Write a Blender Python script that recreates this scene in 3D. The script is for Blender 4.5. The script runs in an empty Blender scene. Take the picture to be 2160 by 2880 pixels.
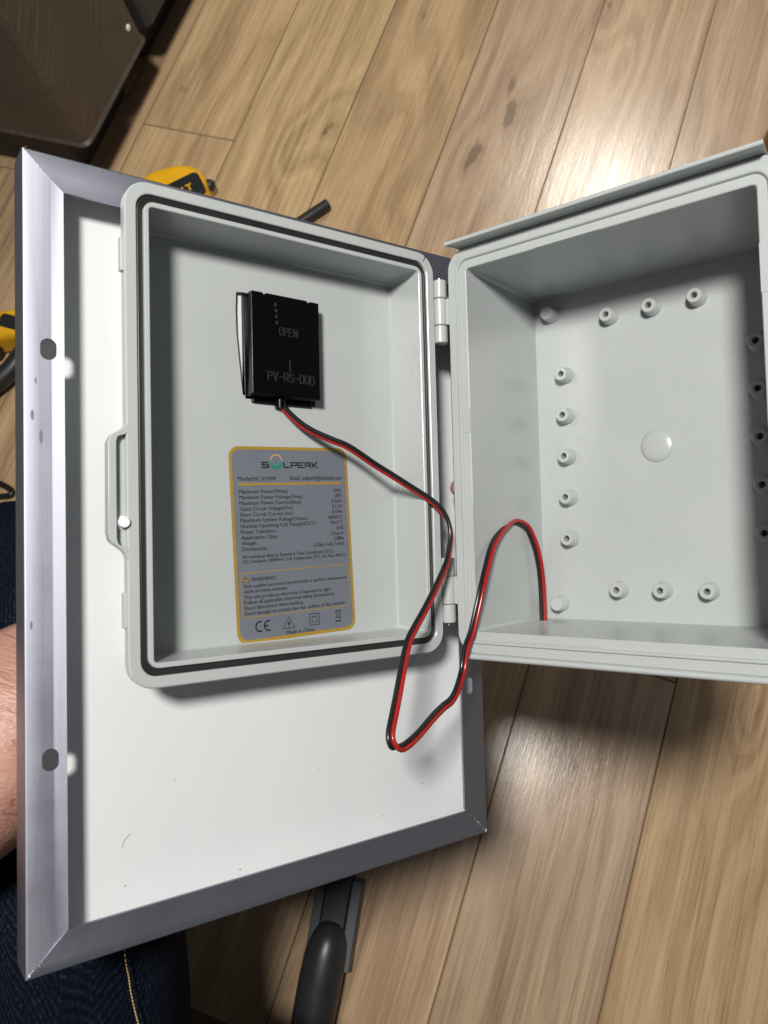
import bpy, bmesh, math, random
from mathutils import Vector, Matrix
from mathutils.geometry import delaunay_2d_cdt
random.seed(7)
scene = bpy.context.scene
COL = scene.collection
K = 0.001                                   # drawings below are in millimetres

# ------------------------------------------------------------------ camera, world, lamps, exposure
CAM_R = Matrix(((0.93883439, -0.27014314, 0.21357123),
                (0.31940176, 0.91492123, -0.24678260),
                (-0.12873423, 0.29990302, 0.94524371)))
cam = bpy.data.cameras.new('camera')
cam_o = bpy.data.objects.new('camera', cam)
COL.objects.link(cam_o)
cam_o.matrix_world = Matrix.Translation((0, 0, 0.89)) @ CAM_R.to_4x4()
cam.sensor_fit = 'HORIZONTAL'
cam.sensor_width = 36.0
cam.lens = 36.0 * 2139.2 / 2160.0
cam.clip_start = 0.02
cam.clip_end = 50
cam.dof.use_dof = True
cam.dof.focus_distance = 0.42
cam.dof.aperture_fstop = 20.0
scene.camera = cam_o

world = bpy.data.worlds.new('World')
scene.world = world
world.use_nodes = True
bg = world.node_tree.nodes['Background']
bg.inputs['Color'].default_value = (0.90, 0.94, 1.0, 1)
bg.inputs['Strength'].default_value = 0.042

def lamp(name, kind, loc, watts, radius, col):
    l = bpy.data.lights.new(name, kind)
    l.energy = watts
    l.color = col
    l.shadow_soft_size = radius
    o = bpy.data.objects.new(name, l)
    o.location = loc
    COL.objects.link(o)
    return l, o

lamp('ceiling_lamp', 'POINT', (-0.1214, 0.1159, 1.722), 32.0, 0.092, (1.0, 0.975, 0.94))
sp, spo = lamp('second_ceiling_lamp', 'SPOT', (-0.16, 2.16, 1.70), 26.0, 0.12, (1.0, 0.95, 0.87))
sp.spot_size = math.radians(45)
sp.spot_blend = 0.7
spo.rotation_euler = (Vector((-0.20, 1.16, 0.0)) - Vector((-0.16, 2.16, 1.70))).to_track_quat('-Z', 'Y').to_euler()

scene.view_settings.view_transform = 'Standard'
scene.view_settings.look = 'None'
scene.view_settings.exposure = 1.5
scene.view_settings.gamma = 1.0
scene.view_settings.use_curve_mapping = False
try:
    scene.cycles.max_bounces = 8
    scene.cycles.sample_clamp_indirect = 4.0
    scene.cycles.use_denoising = True
except Exception:
    pass

# ------------------------------------------------------------------ material helpers
class G:
    """small wrapper round a material's node tree"""
    def __init__(s, name):
        s.m = bpy.data.materials.new(name)
        s.m.use_nodes = True
        s.t = s.m.node_tree
        s.b = s.t.nodes['Principled BSDF']
    def n(s, kind, **kw):
        x = s.t.nodes.new('ShaderNode' + kind)
        for k, v in kw.items():
            setattr(x, k, v)
        return x
    def put(s, sock, v):
        if isinstance(v, bpy.types.NodeSocket):
            s.t.links.new(v, sock)
        elif v is not None:
            sock.default_value = v
    def math(s, op, a, b=0.0, c=None, clamp=False):
        x = s.n('Math', operation=op)
        x.use_clamp = clamp
        s.put(x.inputs[0], a); s.put(x.inputs[1], b)
        if c is not None: s.put(x.inputs[2], c)
        return x.outputs[0]
    def noise(s, vec, scale, detail=2.0, rough=0.5, dist=0.0):
        x = s.n('TexNoise')
        s.put(x.inputs['Vector'], vec)
        x.inputs['Scale'].default_value = scale
        x.inputs['Detail'].default_value = detail
        x.inputs['Roughness'].default_value = rough
        x.inputs['Distortion'].default_value = dist
        return x.outputs[0]
    def coord(s):
        return s.n('TexCoord').outputs['Object']
    def scale(s, vec, sc, loc=(0, 0, 0)):
        x = s.n('Mapping')
        s.put(x.inputs['Vector'], vec)
        x.inputs['Scale'].default_value = sc
        s.put(x.inputs['Location'], loc)
        return x.outputs[0]
    def ramp(s, f, stops):
        x = s.n('ValToRGB')
        e = x.color_ramp.elements
        while len(e) < len(stops): e.new(0.5)
        for q, (p, c) in zip(e, stops):
            q.position = p
            q.color = (*c, 1) if len(c) == 3 else c
        s.put(x.inputs[0], f)
        return x.outputs[0]
    def mix(s, f, a, b, kind='MIX'):
        x = s.n('Mix', data_type='RGBA', blend_type=kind)
        s.put(x.inputs[0], f); s.put(x.inputs[6], a); s.put(x.inputs[7], b)
        return x.outputs[2]
    def rng(s, v, a, b, c, d):
        x = s.n('MapRange')
        s.put(x.inputs[0], v)
        for i, q in enumerate((a, b, c, d)): x.inputs[1 + i].default_value = q
        return x.outputs[0]
    def bump(s, h, strength, dist):
        x = s.n('Bump')
        x.inputs['Strength'].default_value = strength
        x.inputs['Distance'].default_value = dist
        s.put(x.inputs['Height'], h)
        s.put(s.b.inputs['Normal'], x.outputs[0])
    def set(s, **kw):
        for k, v in kw.items():
            s.put(s.b.inputs[k.replace('_', ' ')], v)
        return s

def rgb(c): return (c[0], c[1], c[2], 1.0)

def plain(name, c, rough=0.5, metal=0.0, vary=0.08, fine=400.0, bump=0.0, **kw):
    g = G(name)
    co = g.coord()
    big = g.noise(co, 35.0, 3.0)
    fin = g.noise(co, fine, 2.0)
    f = g.math('ADD', g.math('MULTIPLY', big, 0.6), g.math('MULTIPLY', fin, 0.4))
    lo = tuple(q * (1 - vary) for q in c); hi = tuple(min(1, q * (1 + vary)) for q in c)
    g.set(Base_Color=g.ramp(f, [(0.3, lo), (0.7, hi)]), Metallic=metal,
          Roughness=g.rng(big, 0.3, 0.7, max(0.02, rough - 0.05), rough + 0.05))
    if bump: g.bump(fin, bump, 0.0004)
    g.set(**kw)
    return g.m

def make_plastic():
    g = G('grey_abs_plastic')
    co = g.coord()
    speck = g.noise(co, 2600.0, 1.0)
    cloud = g.noise(co, 28.0, 3.0)
    dirt = g.noise(co, 120.0, 4.0, 0.7)
    c = g.ramp(cloud, [(0.3, (0.372, 0.394, 0.385)), (0.7, (0.388, 0.410, 0.400))])
    c = g.mix(g.rng(dirt, 0.60, 0.85, 0.0, 0.16), c, rgb((0.28, 0.29, 0.275)))
    g.set(Base_Color=c, Roughness=g.rng(cloud, 0.3, 0.7, 0.20, 0.29))
    g.b.inputs['IOR'].default_value = 1.52
    h = g.math('ADD', g.math('MULTIPLY', speck, 0.35), cloud)
    g.bump(h, 0.14, 0.0008)
    return g.m

def make_wood():
    g = G('oak_laminate')
    co = g.n('TexCoord').outputs['Object']
    at = lambda nm: g.n('Attribute', attribute_type='OBJECT', attribute_name=nm)
    seed = at('seed').outputs['Fac']
    tone = at('tone').outputs['Vector']
    cb = g.n('CombineXYZ')
    g.put(cb.inputs[0], g.math('MULTIPLY', seed, 7.31)); g.put(cb.inputs[1], g.math('MULTIPLY', seed, 3.17)); g.put(cb.inputs[2], g.math('MULTIPLY', seed, 1.7))
    off = cb.outputs[0]
    def shifted(sc):
        va = g.n('VectorMath', operation='ADD')
        g.put(va.inputs[0], g.scale(co, sc)); g.put(va.inputs[1], off)
        return va.outputs[0]
    sep = g.n('SeparateXYZ'); g.put(sep.inputs[0], co)
    X, Y = sep.outputs[0], sep.outputs[1]
    # year-ring field: contours of x, bent by slow noise and bulged round the knots
    slow = g.noise(shifted((7.0, 1.1, 1)), 1.0, 2.0, 0.45)
    mid = g.noise(shifted((26.0, 4.5, 1)), 1.0, 3.0, 0.5)
    field = g.math('ADD', g.math('MULTIPLY', slow, 1.5), g.math('MULTIPLY', mid, 0.26))
    field = g.math('ADD', field, g.math('MULTIPLY', X, 4.0))
    dark = None
    for i in (1, 2, 3):
        k = at('knot%d' % i).outputs['Vector']
        s = g.n('SeparateXYZ'); g.put(s.inputs[0], k)
        dx = g.math('DIVIDE', g.math('SUBTRACT', X, s.outputs[0]), 0.026)
        dy = g.math('DIVIDE', g.math('SUBTRACT', Y, s.outputs[1]), 0.062)
        wob = g.math('ADD', g.math('MULTIPLY', g.math('SUBTRACT', mid, 0.5), 1.3), g.math('MULTIPLY', g.math('SUBTRACT', g.noise(shifted((70.0, 40.0, 1)), 1.0, 3.0, 0.6), 0.5), 0.5))
        r2 = g.math('ADD', g.math('ADD', g.math('MULTIPLY', dx, dx), g.math('MULTIPLY', dy, dy)), wob)
        gs = g.math('MULTIPLY', g.math('POWER', 2.718, g.math('MULTIPLY', r2, -1.0)), s.outputs[2])
        field = g.math('ADD', field, g.math('MULTIPLY', gs, 0.34))
        core = g.math('MULTIPLY', g.math('POWER', 2.718, g.math('MULTIPLY', r2, -20.0)), s.outputs[2], clamp=True)
        halo = g.math('MULTIPLY', g.math('POWER', 2.718, g.math('MULTIPLY', r2, -1.6)), g.math('MULTIPLY', s.outputs[2], 0.30))
        core = g.math('MAXIMUM', core, halo)
        dark = core if dark is None else g.math('MAXIMUM', dark, core)
    ring = g.math('SINE', g.math('MULTIPLY', field, 30.0))
    ring2 = g.math('SINE', g.math('ADD', g.math('MULTIPLY', field, 96.0), g.math('MULTIPLY', mid, 5.0)))
    streak = g.noise(shifted((210.0, 2.2, 1)), 1.0, 5.0, 0.65)
    hair = g.noise(shifted((620.0, 8.0, 1)), 1.0, 3.0, 0.6)
    pore = g.noise(shifted((1000.0, 24.0, 1)), 1.0, 2.0, 0.6)
    patch = g.noise(shifted((16.0, 0.9, 1)), 1.0, 4.0, 0.6, 0.25)
    f = g.math('ADD', g.math('MULTIPLY', ring, 0.055), g.math('MULTIPLY', streak, 0.40))
    f = g.math('ADD', f, g.math('MULTIPLY', ring2, 0.016))
    f = g.math('ADD', f, g.math('MULTIPLY', hair, 0.46))
    f = g.math('ADD', f, g.math('MULTIPLY', patch, 0.42))
    c = g.ramp(f, [(0.43, (0.585, 0.425, 0.250)), (0.57, (0.478, 0.338, 0.196)), (0.71, (0.360, 0.245, 0.140)), (0.90, (0.195, 0.122, 0.068))])
    c = g.mix(1.0, c, tone, 'MULTIPLY')
    c = g.mix(g.rng(pore, 0.58, 0.70, 0.0, 0.30), c, rgb((0.20, 0.12, 0.065)))
    c = g.mix(g.math('MULTIPLY', dark, 0.70), c, rgb((0.13, 0.078, 0.045)))
    g.set(Base_Color=c, Roughness=g.rng(streak, 0.3, 0.7, 0.20, 0.29))
    g.b.inputs['IOR'].default_value = 1.5
    emb = g.noise(shifted((420.0, 70.0, 1)), 1.0, 3.0, 0.6, 0.4)
    h = g.math('ADD', g.math('SUBTRACT', g.math('MULTIPLY', streak, -0.5), g.math('MULTIPLY', pore, 0.7)), g.math('MULTIPLY', emb, 0.7))
    g.bump(h, 0.20, 0.0007)
    return g.m

def make_alu():
    g = G('anodised_aluminium')
    co = g.n('TexCoord').outputs['Object']
    # extrusion lines run along each rail: rails carry their own "along" axis as an object property
    al = g.n('Attribute', attribute_type='OBJECT', attribute_name='along').outputs['Fac']
    a = g.noise(g.scale(co, (1500, 9, 1)), 1.0, 3.0, 0.6)
    b = g.noise(g.scale(co, (9, 1500, 1)), 1.0, 3.0, 0.6)
    w = g.n('Mix'); g.put(w.inputs[0], al); g.put(w.inputs[2], a); g.put(w.inputs[3], b)
    line = w.outputs[0]
    cloud = g.noise(co, 40.0, 4.0, 0.6)
    fine = g.noise(co, 1300.0, 2.0)
    spot = g.noise(g.scale(co, (60, 25, 60)), 1.0, 2.0, 0.5)
    c = g.ramp(line, [(0.3, (0.375, 0.385, 0.448)), (0.7, (0.420, 0.430, 0.490))])
    c = g.mix(g.rng(spot, 0.72, 0.78, 0.0, 0.35), c, rgb((0.34, 0.34, 0.38)))
    gl = g.n('BsdfAnisotropic') if False else g.n('BsdfAnisotropic')
    gl.distribution = 'BECKMANN'
    g.put(gl.inputs['Color'], c)
    g.put(gl.inputs['Roughness'], g.rng(cloud, 0.3, 0.7, 0.565, 0.605))
    df = g.n('BsdfDiffuse'); g.put(df.inputs['Color'], c)
    ms = g.n('MixShader'); ms.inputs[0].default_value = 0.065
    g.t.links.new(gl.outputs[0], ms.inputs[1]); g.t.links.new(df.outputs[0], ms.inputs[2])
    g.t.links.new(ms.outputs[0], g.t.nodes['Material Output'].inputs['Surface'])
    h = g.math('ADD', g.math('MULTIPLY', line, 0.7), g.math('MULTIPLY', fine, 0.35))
    g.bump(h, 0.09, 0.0003)
    nl = g.b.inputs['Normal'].links[0].from_socket
    g.t.links.new(nl, gl.inputs['Normal']); g.t.links.new(nl, df.inputs['Normal'])
    return g.m

def make_denim():
    g = G('dark_denim')
    co = g.coord()
    wv = g.n('TexWave'); wv.wave_type = 'BANDS'; wv.bands_direction = 'DIAGONAL'
    g.put(wv.inputs['Vector'], co); wv.inputs['Scale'].default_value = 420.0; wv.inputs['Distortion'].default_value = 3.0
    wv.inputs['Detail'].default_value = 2.0
    thr = g.noise(g.scale(co, (900, 260, 900)), 1.0, 3.0, 0.7)
    fade = g.noise(co, 14.0, 3.0)
    f = g.math('ADD', g.math('MULTIPLY', thr, 0.7), g.math('MULTIPLY', wv.outputs['Fac'], 0.18))
    f = g.math('ADD', f, g.math('MULTIPLY', fade, 0.2))
    g.set(Base_Color=g.ramp(f, [(0.42, (0.0010, 0.002, 0.005)), (0.62, (0.003, 0.006, 0.013)), (0.84, (0.026, 0.040, 0.066))]), Roughness=0.9)
    g.b.inputs['Specular IOR Level'].default_value = 0.08
    g.bump(f, 0.5, 0.0012)
    return g.m

def make_skin():
    g = G('skin')
    co = g.coord()
    blot = g.noise(co, 45.0, 4.0, 0.6)
    fine = g.noise(g.scale(co, (1.0, 2.4, 1.0)), 330.0, 3.0, 0.6)
    vor = g.n('TexVoronoi', feature='DISTANCE_TO_EDGE'); g.put(vor.inputs['Vector'], g.scale(co, (0.6, 1.7, 1.0))); vor.inputs['Scale'].default_value = 260.0
    crease = g.rng(g.noise(g.scale(co, (26, 120, 60)), 1.0, 3.0, 0.6, 1.0), 0.56, 0.66, 0.0, 1.0)
    c = g.ramp(blot, [(0.3, (0.34, 0.165, 0.12)), (0.7, (0.43, 0.245, 0.185))])
    c = g.mix(g.math('MULTIPLY', crease, 0.35), c, rgb((0.30, 0.12, 0.085)))
    g.set(Base_Color=c, Roughness=0.48)
    g.b.inputs['Subsurface Weight'].default_value = 0.12
    g.b.inputs['Subsurface Radius'].default_value = (0.006, 0.002, 0.001)
    h = g.math('ADD', g.math('MULTIPLY', vor.outputs[0], 0.7), g.math('SUBTRACT', g.math('MULTIPLY', fine, 0.5), g.math('MULTIPLY', crease, 0.9)))
    g.bump(h, 0.45, 0.0012)
    return g.m

def make_brushed():
    g = G('brushed_dark_steel')
    co = g.coord()
    # curved hairline scratches: noise on concentric shells
    sep = g.n('SeparateXYZ'); g.put(sep.inputs[0], co)
    dy = g.math('SUBTRACT', sep.outputs[1], -0.30); dz = g.math('SUBTRACT', sep.outputs[2], 0.60)
    r = g.math('SQRT', g.math('ADD', g.math('MULTIPLY', dy, dy), g.math('MULTIPLY', dz, dz)))
    cb = g.n('CombineXYZ'); g.put(cb.inputs[0], g.math('MULTIPLY', r, 900.0)); g.put(cb.inputs[1], g.math('MULTIPLY', sep.outputs[1], 5.0)); g.put(cb.inputs[2], g.math('MULTIPLY', sep.outputs[0], 300.0))
    sc = g.noise(cb.outputs[0], 1.0, 3.0, 0.7)
    cl = g.noise(co, 9.0, 3.0)
    c = g.ramp(cl, [(0.3, (0.066, 0.056, 0.045)), (0.7, (0.092, 0.074, 0.060))])
    c = g.mix(g.rng(sc, 0.52, 0.75, 0.0, 0.75), c, rgb((0.24, 0.205, 0.155)))
    g.set(Base_Color=c, Metallic=0.35, Roughness=0.5)
    g.bump(sc, 0.12, 0.0004)
    return g.m

def make_cells():
    g = G('solar_cells')
    co = g.coord()
    br = g.n('TexBrick'); g.put(br.inputs['Vector'], co)
    br.offset = 0.0
    br.inputs['Scale'].default_value = 16.0
    br.inputs['Mortar Size'].default_value = 0.012
    br.inputs['Color1'].default_value = (0.01, 0.014, 0.03, 1); br.inputs['Color2'].default_value = (0.012, 0.016, 0.035, 1)
    br.inputs['Mortar'].default_value = (0.5, 0.5, 0.5, 1)
    g.set(Base_Color=br.outputs['Color'], Roughness=0.08)
    return g.m

def make_backsheet():
    g = G('white_backsheet')
    co = g.coord()
    f = g.noise(g.scale(co, (24, 2.2, 1)), 1.0, 2.0)
    fl = g.noise(co, 900.0, 2.0)
    sp = g.noise(co, 150.0, 3.0, 0.7)
    c = g.ramp(f, [(0.3, (0.60, 0.612, 0.615)), (0.7, (0.62, 0.632, 0.632))])
    c = g.mix(g.rng(sp, 0.75, 0.79, 0.0, 0.35), c, rgb((0.45, 0.45, 0.44)))
    g.set(Base_Color=c, Roughness=0.42)
    g.bump(g.math('ADD', f, g.math('MULTIPLY', fl, 0.04)), 0.22, 0.002)
    return g.m

PLASTIC = make_plastic()
WOOD = make_wood()
ALU = make_alu()
DENIM = make_denim()
SKIN = make_skin()
STEEL = make_brushed()
CELLS = make_cells()
SHEET = make_backsheet()
RUBBER = plain('black_rubber', (0.018, 0.018, 0.017), 0.38, bump=0.05)
JBLACK = plain('black_junction_plastic', (0.0012, 0.0012, 0.0016), 0.22, bump=0.03, Specular_IOR_Level=0.22)
JMARK = plain('glint_lightened_lettering', (0.022, 0.022, 0.022), 0.25)  # lighter than the black cover: the letters' edge glints put into their colour
REDPVC = plain('red_wire_insulation', (0.30, 0.011, 0.010), 0.26)
BLKPVC = plain('black_wire_insulation', (0.010, 0.010, 0.010), 0.26)
WHITEP = plain('white_plastic', (0.78, 0.78, 0.77), 0.75)
PIN = plain('steel_pin', (0.6, 0.58, 0.52), 0.3, 1.0)
LABEL = plain('silver_label_film', (0.152, 0.166, 0.194), 0.34, 0.2, vary=0.04)
INK = plain('black_print', (0.004, 0.004, 0.006), 0.6)
GOLD = plain('gold_print', (0.30, 0.18, 0.018), 0.42)
ORANGE = plain('orange_print', (0.50, 0.30, 0.11), 0.5)
GREEN = plain('green_print', (0.015, 0.17, 0.11), 0.5)
YELLOW = plain('yellow_tool_plastic', (0.82, 0.43, 0.010), 0.42, bump=0.03)
BLACKP = plain('black_tool_plastic', (0.016, 0.016, 0.017), 0.45, bump=0.06)
GREYM = plain('grey_channel_metal', (0.085, 0.094, 0.108), 0.45, 0.5)
OVERM = plain('black_overmould', (0.020, 0.020, 0.021), 0.40, bump=0.08)
DARKB = plain('dark_grey_case', (0.030, 0.030, 0.031), 0.55)
SEATF = plain('black_seat_fabric', (0.004, 0.004, 0.004), 0.9)
SUBF = plain('dark_joint', (0.27, 0.18, 0.10), 0.9, Specular_IOR_Level=0.1)
LEGW = plain('orange_varnished_wood', (0.24, 0.095, 0.02), 0.4)
THREAD = plain('gold_thread', (0.42, 0.26, 0.09), 0.8)
NAIL = plain('fingernail', (0.62, 0.36, 0.30), 0.3)
BOUNCE = plain('bounce_lightened_aluminium', (0.80, 0.80, 0.82), 0.45, 0.15)  # paler than the frame's own metal, to bounce light onto the shaded strip
SCUFF = plain('dull_scuff', (0.21, 0.21, 0.225), 0.6, 0.4)
BURR = plain('bare_aluminium_burr', (0.86, 0.85, 0.82), 0.45, 0.5)

# ------------------------------------------------------------------ mesh helpers
def finish(name, bm, mat, parent=None, smooth=35.0, bevel=0.0, seg=2, mats=None):
    me = bpy.data.meshes.new(name)
    bmesh.ops.recalc_face_normals(bm, faces=bm.faces)
    bm.to_mesh(me)
    bm.free()
    for m in (mats or [mat]): me.materials.append(m)
    if smooth:
        for p in me.polygons: p.use_smooth = True
        me.set_sharp_from_angle(angle=math.radians(smooth))
    o = bpy.data.objects.new(name, me)
    COL.objects.link(o)
    if parent: o.parent = parent
    if bevel:
        md = o.modifiers.new('bevel', 'BEVEL')
        md.width = bevel * K
        md.segments = seg
        md.limit_method = 'ANGLE'
        md.angle_limit = math.radians(40)
        md.harden_normals = True
    return o

def tag(o, label=None, cat=None, group=None, kind=None):
    if label: o['label'] = label
    if cat: o['category'] = cat
    if group: o['group'] = group
    if kind: o['kind'] = kind
    return o

def empty(name, mw):
    o = bpy.data.objects.new(name, None)
    o.empty_display_size = 0.02
    COL.objects.link(o)
    o.matrix_world = mw
    return o

def rrect(x0, x1, y0, y1, r, n=6):
    r = max(min(r, (x1 - x0) / 2 - 1e-3, (y1 - y0) / 2 - 1e-3), 0.05)
    out = []
    for cx, cy, a0 in ((x1 - r, y0 + r, -90), (x1 - r, y1 - r, 0), (x0 + r, y1 - r, 90), (x0 + r, y0 + r, 180)):
        for i in range(n + 1):
            a = math.radians(a0 + 90 * i / n)
            out.append((cx + r * math.cos(a), cy + r * math.sin(a)))
    return out

def ring_verts(bm, pts, z):
    return [bm.verts.new((x * K, y * K, z * K)) for x, y in pts]

def bridge(bm, a, b):
    n = len(a)
    for i in range(n):
        try: bm.faces.new((a[i], a[(i + 1) % n], b[(i + 1) % n], b[i]))
        except ValueError: pass

def sweep_rings(bm, rect, rings, n=6):
    """rings: (inset or (l,r,b,t), z, corner radius); returns list of vertex rings"""
    x0, x1, y0, y1 = rect
    out = []
    for ins, z, r in rings:
        l, rr, b, t = ins if isinstance(ins, tuple) else (ins,) * 4
        out.append(ring_verts(bm, rrect(x0 + l, x1 - rr, y0 + b, y1 - t, r, n), z))
    for a, b in zip(out, out[1:]): bridge(bm, a, b)
    return out

def fill_between(bm, outer, hole):
    """flat face with one hole, triangulated"""
    vs = list(outer) + list(hole)
    co = [Vector((v.co.x, v.co.y)) for v in vs]
    no = len(outer); nh = len(hole)
    ed = [(i, (i + 1) % no) for i in range(no)] + [(no + i, no + (i + 1) % nh) for i in range(nh)]
    r = delaunay_2d_cdt(co, ed, [], 0, 1e-7)
    hp = [(v.co.x, v.co.y) for v in hole]
    def inside(p, poly):
        c = False
        for i in range(len(poly)):
            (x1, y1), (x2, y2) = poly[i], poly[i - 1]
            if (y1 > p[1]) != (y2 > p[1]) and p[0] < (x2 - x1) * (p[1] - y1) / (y2 - y1) + x1: c = not c
        return c
    op = [(v.co.x, v.co.y) for v in outer]
    for f in r[2]:
        cx = sum(r[0][i].x for i in f) / len(f); cy = sum(r[0][i].y for i in f) / len(f)
        if inside((cx, cy), op) and not inside((cx, cy), hp):
            try: bm.faces.new([vs[r[3][i][0]] for i in f])
            except (ValueError, IndexError): pass

def prism(bm, pts, z0, z1, inset=0.0, rise=0.0):
    a = ring_verts(bm, pts, z0)
    b = ring_verts(bm, pts, z1)
    bridge(bm, a, b)
    bm.faces.new(a[::-1]); bm.faces.new(b)

def box(bm, x0, x1, y0, y1, z0, z1):
    prism(bm, [(x0, y0), (x1, y0), (x1, y1), (x0, y1)], z0, z1)

def lathe(bm, prof, at=(0, 0, 0), axis='Z', n=24):
    rings = []
    for r, h in prof:
        ring = []
        for i in range(n):
            a = 2 * math.pi * i / n
            p = (r * math.cos(a), r * math.sin(a), h)
            if axis == 'Y': p = (p[0], h, p[1])
            if axis == 'X': p = (h, p[0], p[1])
            ring.append(bm.verts.new(((p[0] + at[0]) * K, (p[1] + at[1]) * K, (p[2] + at[2]) * K)))
        rings.append(ring)
    for a, b in zip(rings, rings[1:]): bridge(bm, a, b)
    bm.faces.new(rings[0][::-1]); bm.faces.new(rings[-1])

def smooth_path(pts, sub=8):
    """Catmull-Rom through the points"""
    P = [Vector(p) for p in pts]
    P = [P[0] * 2 - P[1]] + P + [P[-1] * 2 - P[-2]]
    out = []
    for i in range(1, len(P) - 2):
        a, b, c, d = P[i - 1], P[i], P[i + 1], P[i + 2]
        for k in range(sub):
            t = k / sub
            out.append(0.5 * ((2 * b) + (c - a) * t + (2 * a - 5 * b + 4 * c - d) * t * t + (3 * b - a - 3 * c + d) * t ** 3))
    out.append(P[-2])
    return out

def tube(bm, path, rad, n=12, caps=True):
    rings = []
    up = None
    for i, p in enumerate(path):
        t = (path[min(i + 1, len(path) - 1)] - path[max(i - 1, 0)]).normalized()
        if up is None:
            up = t.orthogonal().normalized()
        up = (up - t * up.dot(t)).normalized()
        s = t.cross(up)
        r = rad[i] if isinstance(rad, (list, tuple)) else rad
        rings.append([bm.verts.new((p + (up * math.cos(2 * math.pi * k / n) + s * math.sin(2 * math.pi * k / n)) * r) * K) for k in range(n)])
    for a, b in zip(rings, rings[1:]): bridge(bm, a, b)
    if caps:
        bm.faces.new(rings[0][::-1]); bm.faces.new(rings[-1])

def skin_mesh(name, verts, edges, radii, mat, parent, levels=2):
    bm = bmesh.new()
    lay = bm.verts.layers.skin.verify()
    vs = []
    for i, (v, r) in enumerate(zip(verts, radii)):
        q = bm.verts.new(Vector(v) * K)
        rr = r if isinstance(r, tuple) else (r, r)
        q[lay].radius = (rr[0] * K, rr[1] * K)
        q[lay].use_root = (i == 0)
        vs.append(q)
    for a, b in edges: bm.edges.new((vs[a], vs[b]))
    me = bpy.data.meshes.new(name); bm.to_mesh(me); bm.free()
    tmp = bpy.data.objects.new('tmp', me); COL.objects.link(tmp)
    sk = tmp.modifiers.new('s', 'SKIN'); sk.use_smooth_shade = True
    sd = tmp.modifiers.new('d', 'SUBSURF'); sd.levels = levels; sd.render_levels = levels
    dg = bpy.context.evaluated_depsgraph_get(); dg.update()
    m2 = bpy.data.meshes.new_from_object(tmp.evaluated_get(dg))
    bpy.data.objects.remove(tmp)
    m2.name = name
    m2.materials.clear(); m2.materials.append(mat)
    for p in m2.polygons: p.use_smooth = True
    o = bpy.data.objects.new(name, m2); COL.objects.link(o); o.parent = parent
    return o

# ------------------------------------------------------------------ floor of laminate planks
PW = 0.17628427 * 0.89                     # plank width in metres
floor_bm = bmesh.new()
box(floor_bm, -2600, 1600, -1600, 2600, -14, -3)
floor_o = tag(finish('floor', floor_bm, SUBF), kind='structure')
TONES = {-5: (1.12, 1.10, 1.04), -4: (1.14, 1.14, 1.04), -3: (1.02, .99, .93), -2: (.95, .94, 1.02), -1: (1.04, 1.02, 1.08), 0: (.98, .98, 1.08), 1: (1.08, 1.03, .98), 2: (1, .97, .95)}
KNOTS = {-4: [(-.516, .731, 1.0), (-.474, .786, .9), (-.60, .10, .6)],
         -3: [(-.40, 1.02, .35), (-.37, .60, .3)],
         -2: [(-.252, .7745, .72), (-.2186, .855, .36), (-.2334, .912, .28)],
         -1: [(-.1316, 1.076, .9), (-.0837, .978, -.55), (-.1588, -.2566, 1.0)],
         0: [(-.028, .979, .45), (.0049, -.0087, .25), (.10, -.02, -.30)],
         1: [(.2593, .136, -1.1), (.235, -.03, -.6), (.29, .40, .4)],
         -5: [(-.732, .807, .40), (-.70, .45, .3), (-.76, .10, .5)]}
JOINTS = {-5: .7254, -4: .30, -3: -.15, -2: .22, -1: .40, 0: .1375, 1: .62, 2: -.1, 3: .4, -6: .15, -7: .6, -8: .3, -9: .0, -10: .5}
PL = 1.285
first = True
for k in range(-12, 6):
    xa = (k + 0.11009704) * PW
    xb = xa + PW
    j = JOINTS.get(k, random.uniform(0, 1.2))
    y = j
    while y > -1.2: y -= PL
    while y < 2.1:
        bm = bmesh.new()
        gp = 0.0004
        X0, X1, Y0, Y1 = (xa + gp) / K, (xb - gp) / K, (y + gp) / K, (y + PL - gp) / K
        CH = .7
        a = ring_verts(bm, [(X0, Y0), (X1, Y0), (X1, Y1), (X0, Y1)], -3)
        b = ring_verts(bm, [(X0, Y0), (X1, Y0), (X1, Y1), (X0, Y1)], -.7)
        c = ring_verts(bm, [(X0 + CH, Y0 + CH), (X1 - CH, Y0 + CH), (X1 - CH, Y1 - CH), (X0 + CH, Y1 - CH)], 0)
        bridge(bm, a, b); bridge(bm, b, c)
        for f_ in bm.faces: f_.material_index = 1
        bm.faces.new(c)
        p = finish('plank', bm, WOOD, floor_o, smooth=0, mats=[WOOD, SUBF])
        p['seed'] = float((k * 37 + int(round(y * 10)) * 11) % 101) * 0.61 + 3.0
        tn = TONES.get(k, (1.0, .97, .95))
        p['tone'] = [float(q) for q in tn]
        kn = KNOTS.get(k, [])
        for i in range(3):
            q = kn[i] if i < len(kn) else (xa + random.uniform(.03, .12), y + random.uniform(.1, 1.1), random.choice((.3, .5, .2)))
            p['knot%d' % (i + 1)] = [float(v) for v in q]
        y += PL

# ------------------------------------------------------------------ the solar panel (panel frame, z towards the viewer)
PM = Matrix(((0.64239812, -0.3030213, 0.70391956, -0.1227620),
             (0.3986689, 0.91657957, 0.03074069, 0.0654804),
             (-0.65451338, 0.26088308, 0.70961416, 0.5185636),
             (0, 0, 0, 1)))
panel = tag(empty('solar_panel', PM), 'small framed solar panel held face down, white back and grey aluminium frame', 'solar panel')
HX, HY = 128.4, 175.0
FW, TH = 16.5, 17.8

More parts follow.
